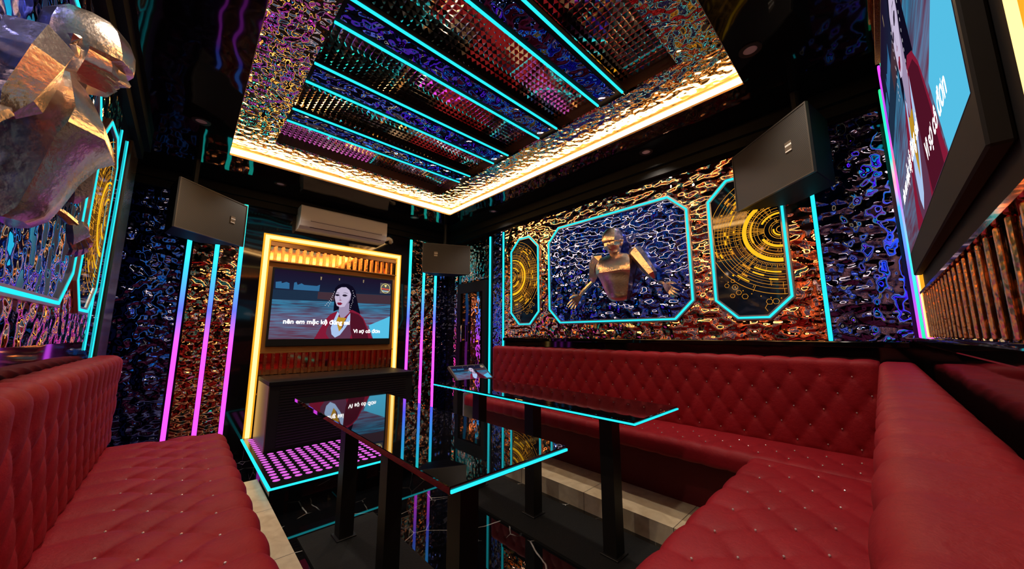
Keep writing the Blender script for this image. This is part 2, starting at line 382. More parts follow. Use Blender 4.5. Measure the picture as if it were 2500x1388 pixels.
# mural wall, with openings left for the octagon panels
def oct_pts(y0, y1, z0, z1, c):
    return [(y0+c, z0), (y1-c, z0), (y1, z0+c), (y1, z1-c), (y1-c, z1), (y0+c, z1), (y0, z1-c), (y0, z0+c)]
wall_mirror('M', .222, 3.115, ZM0, ZM1, M['bronze_ripple'], 'long rose silver rippled mirror above the red sofa, around the three lit panels')
wall_mirror('M', -.12, .196, ZM0, ZM1, M['blue_ripple'], 'blue rippled mirror at the right, between the cyan strip and the big television')
wall_mirror('M', 3.165, 3.335, FZ, ZM1, M['blue_ripple'], 'narrow blue rippled mirror between the two cyan strips near the door')
wall_mirror('M', 3.42, 4.05, .73, 1.26, M['dark_ripple'], 'dark rippled mirror over the black door')
wall_mirror('M', 4.14, 4.20, FZ, 1.26, M['bronze_ripple'], 'very thin rippled mirror strip at the left of the door frame')
wall_mirror('L', -.1, 2.96, ZM0, ZM1, M['bronze_ripple'], 'rippled mirror on the left wall behind the silver sculpture')

# vertical led strips
def vstrip(wall, a, z0, z1, m, label, w_=.024, group=None):
    d = .016
    if wall == 'T': bm = box(a-w_/2, a+w_/2, YT-d, YT-.001, z0, z1)
    if wall == 'M': bm = box(XR-d, XR-.001, a-w_/2, a+w_/2, z0, z1)
    if wall == 'L': bm = box(XL+.001, XL+.007, a-w_/2, a+w_/2, z0, z1)
    if wall == 'B': bm = box(a-w_/2, a+w_/2, YB+.001, YB+d*.6, z0, z1)
    bevel(bm, .003, 1)
    return tag(obj('light_strip', bm, m), label, 'light strip', group)
G1 = 'colour fading light strips on the television wall'
for x, z1, lb in ((-.043, TT, 'leftmost colour fading light strip on the television wall, cyan to magenta'), (.158, TT, 'second light strip from the left on the television wall, under the left speaker'),
                  (.345, 1.333, 'cyan to magenta light strip nearest the left side of the amber frame'), (2.20, 1.312, 'cyan to purple light strip just right of the amber frame'),
                  (2.415, 1.312, 'light strip right of the amber frame, below the left edge of the far speaker'), (2.605, 1.30, 'rightmost light strip on the television wall, next to the blue mirror')):
    vstrip('T', x, FZ, z1, M['rgb_tv'], lb, .034, G1)
G2 = 'cyan strips on the mural wall'
vstrip('M', 3.40, FZ, 1.27, M['cyan'], 'tall cyan light strip beside the door', .026, G2)
vstrip('M', 3.14, FZ, 1.275, M['cyan'], 'tall cyan light strip at the left end of the long sofa back', .022, G2)
vstrip('M', .209, -.04, 1.13, M['cyan'], 'cyan light strip right of the large speaker and amber panel', .020, G2)
G3 = 'cyan strips on the left wall'
vstrip('L', 3.04, -.09, 1.23, M['cyan'], 'cyan light strip on the left wall next to the pointed amber panel', .014, G3)
vstrip('L', 3.28, -.145, 1.26, M['cyan'], 'cyan light strip on the left wall nearest the dark bronze pilaster', .014, G3)
G4 = 'colour strips in the near right corner'
vstrip('B', 2.60, -.02, 1.30, M['rgb_a'], 'purple to green light strip in the right corner, outermost of the three', .030, G4)
vstrip('B', 2.41, -.02, 1.33, M['rgb_b'], 'green to purple light strip in the right corner, middle of the three', .030, G4)
vstrip('B', 2.21, -.02, 1.36, M['rgb_c'], 'light strip in the right corner touching the amber line', .030, G4)

tag(obj('pilaster', box(XL+.0005, XL+.012, 3.40, 3.755, FZ, 1.32), M['brown_post']), 'dark bronze pilaster at the end of the left wall', 'pilaster')

# door in the mural wall
d = thing('door_1', (XR, 3.73, FZ), 'black framed door with a rippled glass pane beside the cyan strip', 'door'); d['kind'] = 'structure'
bm = bmesh.new()
for a in ((3.44, 3.50, FZ, .70), (3.99, 4.07, FZ, .70), (3.50, 3.99, .56, .70)):
    bx(bm, XR-.05, XR, a[0], a[1], a[2], a[3])
obj('door_frame', bm, M['black_matte'], d)
bm = bmesh.new()
for a in ((3.50, 3.56, FZ, .56), (3.80, 3.99, FZ, .56), (3.56, 3.80, .50, .56), (3.56, 3.80, FZ, -.95)):
    bx(bm, XR-.03, XR, a[0], a[1], a[2], a[3])
obj('door_leaf', bm, M['black_wall'], d)
obj('door_glass', box(XR-.018, XR, 3.56, 3.80, -.95, .50), plain('smoked mirror glass', (.55, .5, .5), .05, 1, .5, (12, .004, 1)), d)
bm = bmesh.new(); tube(bm, [(XR-.03, 3.92, -.10), (XR-.075, 3.92, -.10), (XR-.075, 3.92, .12), (XR-.03, 3.92, .12)], .010, 8)
obj('door_handle', bm, M['silver'], d, True)

# ---------------------------------------------------------------- lit octagon panels
def hud_art(cx, cz, sx, poly, zf):
    """amber interface drawing: rings, ticks, arcs and hexagons clipped to the panel outline. returns two bmeshes"""
    rnd = random.Random(11)
    thin, bold = bmesh.new(), bmesh.new()
    def inside(p):
        n = len(poly); c = False
        for i in range(n):
            a, b_ = poly[i], poly[(i+1) % n]
            if (a[1] > p[1]) != (b_[1] > p[1]) and p[0] < (b_[0]-a[0])*(p[1]-a[1])/(b_[1]-a[1])+a[0]: c = not c
        return c
    def quad(bm, pts):
        if all(inside(p) for p in pts): bm.faces.new([bm.verts.new(zf(p)) for p in pts])
    def pol(r, a): return (cx+sx*r*math.cos(a), cz+r*math.sin(a))
    def arc(r, w_, a0, a1, bm=thin):
        n = max(2, int(abs(a1-a0)*r/.010)+2)
        for i in range(n):
            p, q = a0+(a1-a0)*i/n, a0+(a1-a0)*(i+1)/n
            quad(bm, [pol(r-w_/2, p), pol(r-w_/2, q), pol(r+w_/2, q), pol(r+w_/2, p)])
    def ray_(a, r0, r1, w_=.0022, bm=thin):
        n = max(1, int((r1-r0)/.012)); da = w_/2
        for i in range(n):
            p, q = r0+(r1-r0)*i/n, r0+(r1-r0)*(i+1)/n
            quad(bm, [pol(p, a-da/p), pol(q, a-da/q), pol(q, a+da/q), pol(p, a+da/p)])
    H = PI/2
    for r, w_ in ((.022, .004), (.050, .002), (.062, .003), (.090, .002), (.128, .0025), (.148, .002), (.168, .006), (.180, .002), (.232, .002), (.262, .002), (.272, .0015),
                  (.300, .0022), (.318, .002), (.335, .002), (.352, .0015), (.372, .0022), (.395, .002), (.430, .003)):
        arc(r, w_, -H-.3, H+.3)
    for r, w_, a0, a1 in ((.038, .010, -1.5, .2), (.112, .016, -1.6, -.45), (.112, .012, .5, 1.6), (.205, .026, -1.75, .95), (.205, .012, .95, 1.75), (.168, .012, -.4, .5),
                          (.285, .010, -1.5, -.95), (.318, .010, -1.2, -.98), (.345, .009, .75, 1.05), (.385, .008, -1.02, -.80), (.300, .008, .3, .55), (.335, .010, -1.45, -1.30)):
        arc(r, w_, a0, a1, bold)
    for k in range(90):
        a = -H-.2+(PI+.4)*k/90
        ray_(a, .236, .246 if k % 3 else .256)
        if k % 2: ray_(a, .180, .188)
    for k in range(60):
        a = rnd.uniform(-H, H); r = rnd.choice((.05, .09, .128, .262, .30, .335, .352, .395)); ray_(a, r, r+rnd.uniform(.012, .045), .002)
    for k in range(16):
        a = rnd.uniform(-.9, 1.2); ray_(a, .09, .36+rnd.random()*.08, .0016)
    for k in range(26):
        a = rnd.uniform(-H, H); r = rnd.choice((.262, .30, .318, .352, .372, .395)); arc(r+.008, .009, a, a+rnd.uniform(.03, .12), rnd.choice((thin, bold)))
    for k in range(12):
        z = cz-.16+k*.028+rnd.random()*.01; a0 = rnd.uniform(.24, .3); a1 = rnd.uniform(.36, .44)
        n = 12
        for i in range(n):
            p, q = a0+(a1-a0)*i/n, a0+(a1-a0)*(i+1)/n
            quad(thin, [(cx+sx*p, z), (cx+sx*q, z), (cx+sx*q, z+.002), (cx+sx*p, z+.002)])
    def hexa(x, z, r):
        for i in range(6):
            a, b_ = PI/3*i, PI/3*(i+1)
            P0 = (x+r*math.cos(a), z+r*math.sin(a)); P1 = (x+r*math.cos(b_), z+r*math.sin(b_))
            Q0 = (x+(r-.0022)*math.cos(a), z+(r-.0022)*math.sin(a)); Q1 = (x+(r-.0022)*math.cos(b_), z+(r-.0022)*math.sin(b_))
            quad(thin, [P0, P1, Q1, Q0])
    for hx, hz, hr in ((.29, -.36, .020), (.27, -.40, .018), (.31, -.42, .016), (.235, -.43, .020), (.34, -.345, .016), (.10, -.475, .020), (.065, -.475, .020), (.10, -.515, .028), (.06, -.53, .02), (.30, -.315, .014)):
        hexa(cx+sx*hx, cz+hz, hr)
    for k in range(9):
        a = -1.5+k*.12; p = pol(.46, a); quad(thin, [(p[0], p[1]), (p[0]+.006, p[1]), (p[0]+.006, p[1]+.006), (p[0], p[1]+.006)])
    return thin, bold
def oct_panel(wall, y0, y1, z0, z1, c, cx, cz, sx, label, lw=.013):
    s = -1 if wall == 'M' else 1; X0 = XR if wall == 'M' else XL
    pts = oct_pts(y0, y1, z0, z1, c)
    t = thing('lit_panel', (X0, (y0+y1)/2, z0), label, 'lit wall panel', 'cyan edged octagonal panels')
    bm = bmesh.new(); prism(bm, pts, 'x', X0+s*.0062, X0+s*.014); obj('panel', bm, M['art_glass'] if cx is not None else M['blue_ripple'], t)
    bm = bmesh.new(); frame_poly(bm, pts, .034, 'x', X0+s*.0062, X0+s*.020); obj('edge_profile', bm, plain('pale frame profile', (.42, .40, .40), .3, .8), t)
    bm = bmesh.new(); frame_poly(bm, pts, lw, 'x', X0+s*.0202, X0+s*(.030 if wall == 'M' else .0235)); obj('light_strip', bm, M['cyan'], t)
    if cx is not None:
        inner = [(y0+(y-y0)*1, z) for y, z in oct_pts(y0+.016, y1-.016, z0+.016, z1-.016, c-.006)]
        th, bo = hud_art(cx, cz, sx, inner, lambda p: (X0+s*.0148, p[0], p[1]))
        a = obj('artwork', th, M['orange'], t); obj('bright_arcs', bo, M['orange_bold'], a)
    return t
oct_panel('M', 2.545, 2.982, .112, 1.118, .135, 2.965, .672, -1, 'narrow octagonal amber circuit panel at the left end of the mirror wall')
oct_panel('M', .364, .800, .112, 1.118, .130, .385, .689, 1, 'octagonal amber circuit panel partly behind the large speaker')
oct_panel('M', .958, 2.388, .118, 1.120, .140, None, None, 1, 'wide octagonal blue rippled mirror panel with a metal figure coming out of it')
oct_panel('L', 2.49, 2.945, .116, 1.085, .130, 2.93, .640, -1, 'octagonal amber circuit panel seen edge on, on the left wall')
oct_panel('L', .93, 2.375, .122, 1.120, .140, None, None, 1, 'wide octagonal blue mirror panel behind the large silver figure on the left')

# ---------------------------------------------------------------- facetted metal figures
def loft(bm, rings, cap=True):
    R = [[bm.verts.new(p) for p in r] for r in rings]; n = len(R[0])
    for A, B in zip(R, R[1:]):
        for k in range(n): bm.faces.new((A[k], A[(k+1) % n], B[(k+1) % n], B[k]))
    if cap: bm.faces.new(R[0][::-1]); bm.faces.new(R[-1])
def limb(bm, pts, rad, n=6, rot=0, flat=1):
    rings = []
    for i, p in enumerate(pts):
        p = Vector(p); d = (Vector(pts[min(i+1, len(pts)-1)])-Vector(pts[max(i-1, 0)])).normalized()
        a = d.cross(Vector((0, 0, 1)));
        a = a.normalized() if a.length > .05 else d.orthogonal().normalized()
        b_ = d.cross(a); r = rad[i]
        rings.append([p+a*r*math.cos(2*PI*k/n+rot)+b_*r*flat*math.sin(2*PI*k/n+rot) for k in range(n)])
    loft(bm, rings)
def figure(wall, cy, zoff, label):
    """u = out of the wall, s = towards the figure's left, z = up"""
    if wall == 'L': T = lambda u, s, z: Vector((XL+.0175+max(.001, u*.97), cy+s, z+zoff))
    else: T = lambda u, s, z: Vector((XR-.0175-max(.001, u), cy-s, z+zoff))
    def fo(name, bm, par):
        for v in bm.verts:
            v.co.x = max(v.co.x, XL+.0165) if wall == 'L' else min(v.co.x, XR-.0165)
        return obj(name, bm, M['statue'], par, sharp=27)
    t = thing('relief_figure', (XL+.02 if wall == 'L' else XR-.02, cy, .12), label, 'sculpture', 'metal relief figures')
    # head: rings of (z, [(u, s) half outline from face centre to back])
    hd = [(.944, [(.108, 0), (.104, .012), (.098, .022), (.082, .030), (.060, .030), (.048, .018), (.044, 0)]),
          (.930, [(.146, 0), (.142, .018), (.128, .042), (.094, .056), (.050, .052), (.030, .030), (.022, 0)]),
          (.900, [(.172, 0), (.168, .022), (.148, .056), (.096, .074), (.035, .066), (.004, .036), (-.004, 0)]),
          (.862, [(.187, 0), (.183, .024), (.160, .062), (.100, .080), (.030, .072), (-.006, .040), (-.010, 0)]),
          (.826, [(.190, 0), (.186, .022), (.168, .062), (.104, .080), (.030, .074), (-.004, .042), (-.008, 0)]),
          (.812, [(.188, 0), (.186, .020), (.168, .060), (.106, .079), (.032, .073), (.000, .042), (-.004, 0)]),
          (.803, [(.172, 0), (.158, .018), (.146, .052), (.106, .078), (.034, .072), (.004, .042), (0, 0)]),
          (.790, [(.176, 0), (.157, .016), (.150, .050), (.104, .076), (.036, .070), (.008, .042), (.004, 0)]),
          (.772, [(.187, 0), (.164, .016), (.150, .048), (.100, .070), (.040, .064), (.014, .040), (.010, 0)]),
          (.764, [(.184, 0), (.160, .017), (.146, .044), (.098, .067), (.044, .060), (.018, .038), (.014, 0)]),
          (.760, [(.162, 0), (.157, .015), (.143, .040), (.096, .065), (.046, .058), (.020, .037), (.016, 0)]),
          (.753, [(.165, 0), (.158, .016), (.138, .038), (.094, .062), (.048, .056), (.022, .036), (.018, 0)]),
          (.747, [(.155, 0), (.150, .016), (.134, .036), (.092, .060), (.048, .054), (.024, .036), (.020, 0)]),
          (.741, [(.161, 0), (.154, .014), (.130, .034), (.090, .056), (.048, .052), (.026, .035), (.022, 0)]),
          (.731, [(.153, 0), (.148, .014), (.126, .030), (.086, .050), (.046, .050), (.026, .034), (.022, 0)]),
          (.718, [(.146, 0), (.140, .014), (.114, .026), (.076, .044), (.040, .046), (.022, .034), (.018, 0)])]
    bm = bmesh.new()
    sway = lambda z: -.018 if False else 0
    rings = []
    for z, h in hd:
        full = [(u, s) for u, s in h]+[(u, -s) for u, s in h[-2:0:-1]]
        rings.append([T(u, s, z) for u, s in full])
    loft(bm, rings); fo('head', bm, t)
    # ears
    for sg in (1, -1):
        bm = bmesh.new()
        limb(bm, [T(.088, sg*.074, .770), T(.082, sg*.088, .790), T(.078, sg*.090, .815), T(.086, sg*.076, .828)], [.006, .011, .012, .005], 5)
        fo('ear', bm, t)
    bm = bmesh.new()
    R = [(.745, .018, .098, .046, .040), (.70, .010, .100, .048, .044), (.665, .004, .110, .062, .060)]
    loft(bm, [[T(uf, 0, z), T((uf*2+ub)/3, w1, z), T((uf+2*ub)/3, w2, z), T(ub, 0, z), T((uf+2*ub)/3, -w2, z), T((uf*2+ub)/3, -w1, z)] for z, ub, uf, w1, w2 in R])
    fo('neck', bm, t)
    # torso : z, front centre half width, front u, chest side (u, s), back s
    TR = [(.712, .020, .090, .060, .070, .070), (.690, .060, .108, .092, .130, .130), (.645, .085, .132, .105, .160, .160), (.585, .098, .160, .120, .168, .168),
          (.540, .100, .168, .112, .165, .160), (.505, .070, .140, .095, .150, .150), (.440, .052, .112, .078, .128, .128), (.370, .046, .092, .060, .108, .106),
          (.315, .042, .072, .044, .088, .088), (.290, .036, .046, .020, .070, .070)]
    bm = bmesh.new(); rings = []
    for z, c, uf, us, ss, sb in TR:
        rings.append([T(uf, c, z), T(us, ss, z), T(-.008, sb, z), T(-.008, -sb, z), T(us, -ss, z), T(uf, -c, z)])
    loft(bm, rings); fo('torso', bm, t)
    # arms: index +1 = figure's left, -1 = figure's right
    for sg in (1, -1):
        bm = bmesh.new()
        el = (.040, .250*sg, .485) if sg < 0 else (.050, .335*sg, .450)
        limb(bm, [T(.035, .140*sg, .712), T(.045, .190*sg, .700), T(.050, .226*sg, .640), T(*[a+b_ for a, b_ in zip(el, (.005, -.01*sg, .04))]), T(*el)], [.030, .062, .058, .042, .016], 6, .3)
        u_ = fo('upper_arm', bm, t)
        bm = bmesh.new()
        if sg < 0:
            limb(bm, [T(.042, -.245, .50), T(.040, -.315, .450), T(.042, -.375, .400), T(.042, -.400, .370)], [.014, .016, .021, .014], 5, .2)
            wr, dr = (.042, -.400, .372), Vector((.010, -.105, -.105))
        else:
            limb(bm, [T(.010, .350, .430), T(.030, .385, .415), T(.050, .425, .395)], [.006, .014, .016], 5, .2)
            wr, dr = (.050, .420, .398), Vector((.022, .085, -.095))
        fo('forearm', bm, t)
        # hand: faceted palm plus four fingers and a thumb, all unequal and bent
        bm = bmesh.new(); W = Vector(wr); side = Vector((.45, .72*sg, .5)).normalized()*1.0
        side = (side-dr.normalized()*side.dot(dr.normalized())).normalized(); nrm = dr.normalized().cross(side)
        def ptq(a, b_, c_): v = W+dr*a+side*b_+nrm*c_; return T(*v)
        loft(bm, [[ptq(0, .016, .010), ptq(0, .016, -.008), ptq(0, -.016, -.008), ptq(0, -.016, .010)],
                  [ptq(.30, .030, .014), ptq(.30, .030, -.010), ptq(.30, -.028, -.010), ptq(.30, -.028, .014)],
                  [ptq(.55, .036, .010), ptq(.55, .036, -.008), ptq(.55, -.034, -.008), ptq(.55, -.034, .010)]])
        for q, (b_, ln) in enumerate(((.028, .50), (.010, .62), (-.009, .58), (-.026, .42))):
            limb(bm, [ptq(.52, b_, 0), ptq(.52+ln*.45, b_*1.25, .004), ptq(.52+ln*.8, b_*1.4, -.006), ptq(.52+ln, b_*1.45, -.018)], [.0100, .0095, .0078, .003], 5, .3)
        limb(bm, [ptq(.10, .020, 0), ptq(.28, .046, -.008), ptq(.48, .058, -.018), ptq(.60, .060, -.026)], [.012, .011, .009, .003], 5, .3)
        fo('hand', bm, t)
    return t
figure('M', 1.565, 0, 'metal bust leaning out of the blue mirror panel above the long red sofa')
figure('L', 1.540, 0, 'large silver bust leaning out of the left wall above the left sofa')

# ---------------------------------------------------------------- screen picture
def scr_mat():
    m = emit('video background', (1, 1, 1), 1.0); n = m.node_tree.nodes; l = m.node_tree.links
    tc = n.new('ShaderNodeTexCoord'); sp = n.new('ShaderNodeSeparateXYZ'); l.new(tc.outputs['UV'], sp.inputs[0])
    r = n.new('ShaderNodeValToRGB'); l.new(sp.outputs['Y'], r.inputs[0]); cr = r.color_ramp
    cr.elements[0].position = 0; cr.elements[0].color = (.09, .055, .09, 1); cr.elements[1].position = 1; cr.elements[1].color = (.012, .006, .022, 1)
    for p_, c_ in ((.30, (.10, .10, .17)), (.50, (.03, .10, .17)), (.57, (.04, .14, .23)), (.60, (.012, .022, .05)), (.80, (.010, .012, .035))):
        e_ = cr.elements.new(p_); e_.color = (*c_, 1)
    mp = n.new('ShaderNodeMapping'); mp.inputs['Scale'].default_value = (5, 34, 1); l.new(tc.outputs['UV'], mp.inputs[0])
    t = n.new('ShaderNodeTexNoise'); t.inputs['Scale'].default_value = 1; t.inputs['Detail'].default_value = 5; l.new(mp.outputs[0], t.inputs['Vector'])
    r2 = n.new('ShaderNodeValToRGB'); l.new(t.outputs['Fac'], r2.inputs[0]); c2 = r2.color_ramp
    c2.elements[0].position = .36; c2.elements[0].color = (1.3, .45, .55, 1); c2.elements[1].position = .64; c2.elements[1].color = (1.1, 2.0, 2.1, 1)
    lt = n.new('ShaderNodeMath'); lt.operation = 'LESS_THAN'; lt.inputs[1].default_value = .585; l.new(sp.outputs['Y'], lt.inputs[0])
    mx = n.new('ShaderNodeMixRGB'); mx.inputs[1].default_value = (1, 1, 1, 1); l.new(lt.outputs[0], mx.inputs[0]); l.new(r2.outputs[0], mx.inputs[2])
    mu = n.new('ShaderNodeMixRGB'); mu.blend_type = 'MULTIPLY'; mu.inputs[0].default_value = 1
    l.new(r.outputs[0], mu.inputs[1]); l.new(mx.outputs[0], mu.inputs[2]); l.new(mu.outputs[0], n['Emission'].inputs[0]); return m
V = {'bg': scr_mat()}
for k_, c_ in dict(bal=(.03, .14, .30), band=(.012, .028, .06), brick=(.055, .028, .040), tri=(.09, .52, .78), hair=(.004, .003, .012), skin=(.56, .48, .66), skin2=(.34, .27, .42), robe=(.22, .010, .035),
                   fold=(.075, .006, .018), inner=(.11, .035, .075), collar=(.40, .56, .85), collar2=(.15, .26, .5), yellow=(.50, .27, .02), lips=(.22, .008, .03), eye=(.02, .012, .03), bead=(.7, .68, .75),
                   ring=(.95, .85, .25), grey=(.10, .085, .09), red=(.75, .08, .05), pale=(.45, .62, .72), lamp=(.30, .22, .12), cyant=(.03, .30, .48)).items():
    V[k_] = emit('video '+k_, c_, 1.0)
V['white'] = emit('lyric white', (1, .97, .95), 2.2)
PIC = [  # (key, layer, polygon in 0..1 screen coordinates)
 ('bal', 1, [(.013, .811), (.053, .825), (.056, .799), (.087, .8), (.089, .823), (.111, .808), (.114, .723), (.016, .723)]),
 ('bal', 1, [(.145, .823), (.162, .835), (.171, .793), (.2, .822), (.221, .801), (.32, .801), (.344, .824), (.341, .724), (.143, .718)]),
 ('band', 1, [(0, .7), (.338, .716), (1, .755), (1, .587), (0, .560)]),
 ('brick', 2, [(.333, .713), (1, .743), (1, .592), (.648, .580), (.331, .605)]),
 ('tri', 1, [(1, .375), (.793, .215), (.842, 0), (1, 0)]),
 ('hair', 3, [(.462, .71), (.471, .792), (.495, .847), (.534, .876), (.581, .876), (.624, .84), (.651, .775), (.668, .641), (.687, .506), (.707, .402), (.622, .42), (.511, .455), (.47, .422), (.49, .49), (.478, .56)]),
 ('robe', 4, [(.501, .43), (.446, .376), (.41, .294), (.391, .205), (.356, .096), (.33, 0), (.836, 0), (.781, .162), (.74, .33), (.695, .411), (.633, .46), (.618, .386), (.537, .34)]),
 ('inner', 5, [(.471, .297), (.425, .156), (.421, .077), (.451, 0), (.627, 0), (.648, .128), (.619, .324), (.549, .321)]),
 ('fold', 6, [(.616, .427), (.63, .118), (.651, 0), (.798, 0), (.775, .161), (.734, .32), (.689, .39)]),
 ('skin2', 7, [(.515, .522), (.515, .42), (.532, .33), (.566, .332), (.605, .406), (.604, .571), (.561, .526)]),
 ('yellow', 8, [(.511, .349), (.492, .227), (.491, .147), (.51, .067), (.538, .107), (.555, .209), (.584, .322), (.56, .331), (.532, .33)]),
 ('collar', 9, [(.504, .42), (.479, .297), (.457, .166), (.468, .067), (.498, .017), (.539, .057), (.582, .169), (.62, .283), (.617, .407), (.595, .354), (.559, .178), (.51, .067), (.486, .157), (.499, .278), (.522, .39)]),
 ('skin', 8, [(.479, .712), (.472, .65), (.481, .58), (.495, .515), (.527, .493), (.562, .506), (.59, .549), (.611, .635), (.612, .718), (.596, .779), (.565, .821), (.524, .815), (.491, .775)]),
 ('skin2', 9, [(.562, .506), (.59, .549), (.611, .635), (.612, .70), (.598, .62), (.575, .55)]),
 ('skin2', 9, [(.507, .70), (.520, .60), (.534, .602), (.524, .615), (.512, .70)]),
 ('lips', 10, [(.494, .556), (.505, .570), (.514, .566), (.524, .572), (.543, .553), (.527, .528), (.507, .528)]),
 ('eye', 10, [(.474, .683), (.484, .699), (.503, .699), (.512, .680), (.498, .667), (.484, .670)]),
 ('eye', 10, [(.534, .684), (.547, .703), (.568, .702), (.584, .684), (.564, .668), (.546, .669)]),
 ('eye', 10, [(.474, .716), (.490, .727), (.510, .720), (.509, .715), (.490, .720)]),
 ('eye', 10, [(.536, .722), (.556, .735), (.584, .724), (.583, .719), (.556, .728)]),
 ('lips', 10, [(.510, .604), (.521, .600), (.533, .604), (.531, .609), (.513, .609)]),
 ('grey', 3, [(.885, .95), (.992, .95), (.992, .772), (.885, .768)]),
 ('red', 5, [(.893, .862), (.987, .852), (.987, .832), (.893, .842)]), ('pale', 5, [(.905, .822), (.972, .816), (.965, .800), (.912, .804)]),
 ('ring', 5, [(.927, .92), (.953, .92), (.948, .90), (.943, .882), (.937, .882), (.932, .90)]),
 ('lamp', 2, [(.343, .95), (.356, .95), (.353, .90), (.345, .90)]), ('lamp', 2, [(.496, .955), (.508, .955), (.505, .92), (.498, .92)]), ('lamp', 2, [(.714, .97), (.726, .97), (.723, .92), (.716, .92)])]
BEADS = [(.467, .731), (.461, .70), (.455, .672), (.449, .645), (.440, .615), (.430, .585), (.420, .560), (.410, .535), (.399, .512), (.447, .60), (.442, .570), (.434, .538), (.426, .505),
         (.625, .772), (.632, .735), (.639, .70), (.648, .68), (.634, .655), (.630, .62), (.632, .59), (.625, .56), (.619, .53), (.616, .50), (.612, .465), (.608, .43)]
def picture(t, P, W, H, tl, lyrics=True):
    """P(u, v, h): metres on the screen, h = height of the print layer"""
    bm = bmesh.new(); uvl = bm.loops.layers.uv.new('UVMap')
    keys = list(V); ms = [V[k_] for k_ in keys]
    f = bm.faces.new([bm.verts.new(P(a*W, b_*H, 0)) for a, b_ in ((0, 0), (1, 0), (1, 1), (0, 1))]); f.material_index = 0
    for lp, uv in zip(f.loops, ((0, 0), (1, 0), (1, 1), (0, 1))): lp[uvl].uv = uv
    for key, lay, pts in PIC:
        f = bm.faces.new([bm.verts.new(P(a*W, b_*H, lay*tl)) for a, b_ in pts]); f.material_index = keys.index(key)
    for a, b_ in BEADS:
        r = .0045; f = bm.faces.new([bm.verts.new(P((a+r*math.cos(PI/3*k)*.75)*W, (b_+r*1.6*math.sin(PI/3*k))*H, 12*tl)) for k in range(6)]); f.material_index = keys.index('bead')
    n = 40
    for k in range(n):
        a0, a1 = 2*PI*k/n, 2*PI*(k+1)/n
        q = [(r*math.cos(a), r*math.sin(a)) for r, a in ((.047, a0), (.047, a1), (.043, a1), (.043, a0))]
        f = bm.faces.new([bm.verts.new(P((.94+x_)*W, (.861+y_*1.78)*H, 6*tl)) for x_, y_ in q]); f.material_index = keys.index('ring')
    for a, b_ in ((.66, .20),):
        pass
    bmesh.ops.triangulate(bm, faces=[f for f in bm.faces if len(f.verts) > 4])
    o = obj('picture', bm, ms, t, fix=False)
    if lyrics:
        for txt, x0, x1, y, key in (('nên em mặc kệ đúng sai', .091, .618, .222, 'white'), ('Vì sợ cô đơn', .652, .905, .092, 'white')):
            cu = bpy.data.curves.new('lyric', 'FONT'); cu.body = txt; cu.size = .1; cu.offset = .0022
            to = bpy.data.objects.new('lyric', cu); C.objects.link(to)
            dg = bpy.context.evaluated_depsgraph_get(); me = bpy.data.meshes.new_from_object(to.evaluated_get(dg))
            bpy.data.objects.remove(to)
            xs = [v.co.x for v in me.vertices]; a = min(xs); sc_ = (x1-x0)*W/(max(xs)-a)
            sh = 1.0
            b2 = bmesh.new(); b2.from_mesh(me)
            for v in b2.verts: v.co = Vector(P(x0*W+(v.co.x-a)*sc_, y*H+v.co.y*sc_*sh, 14*tl))
            obj('lyrics', b2, V[key], o, fix=False)
    return o

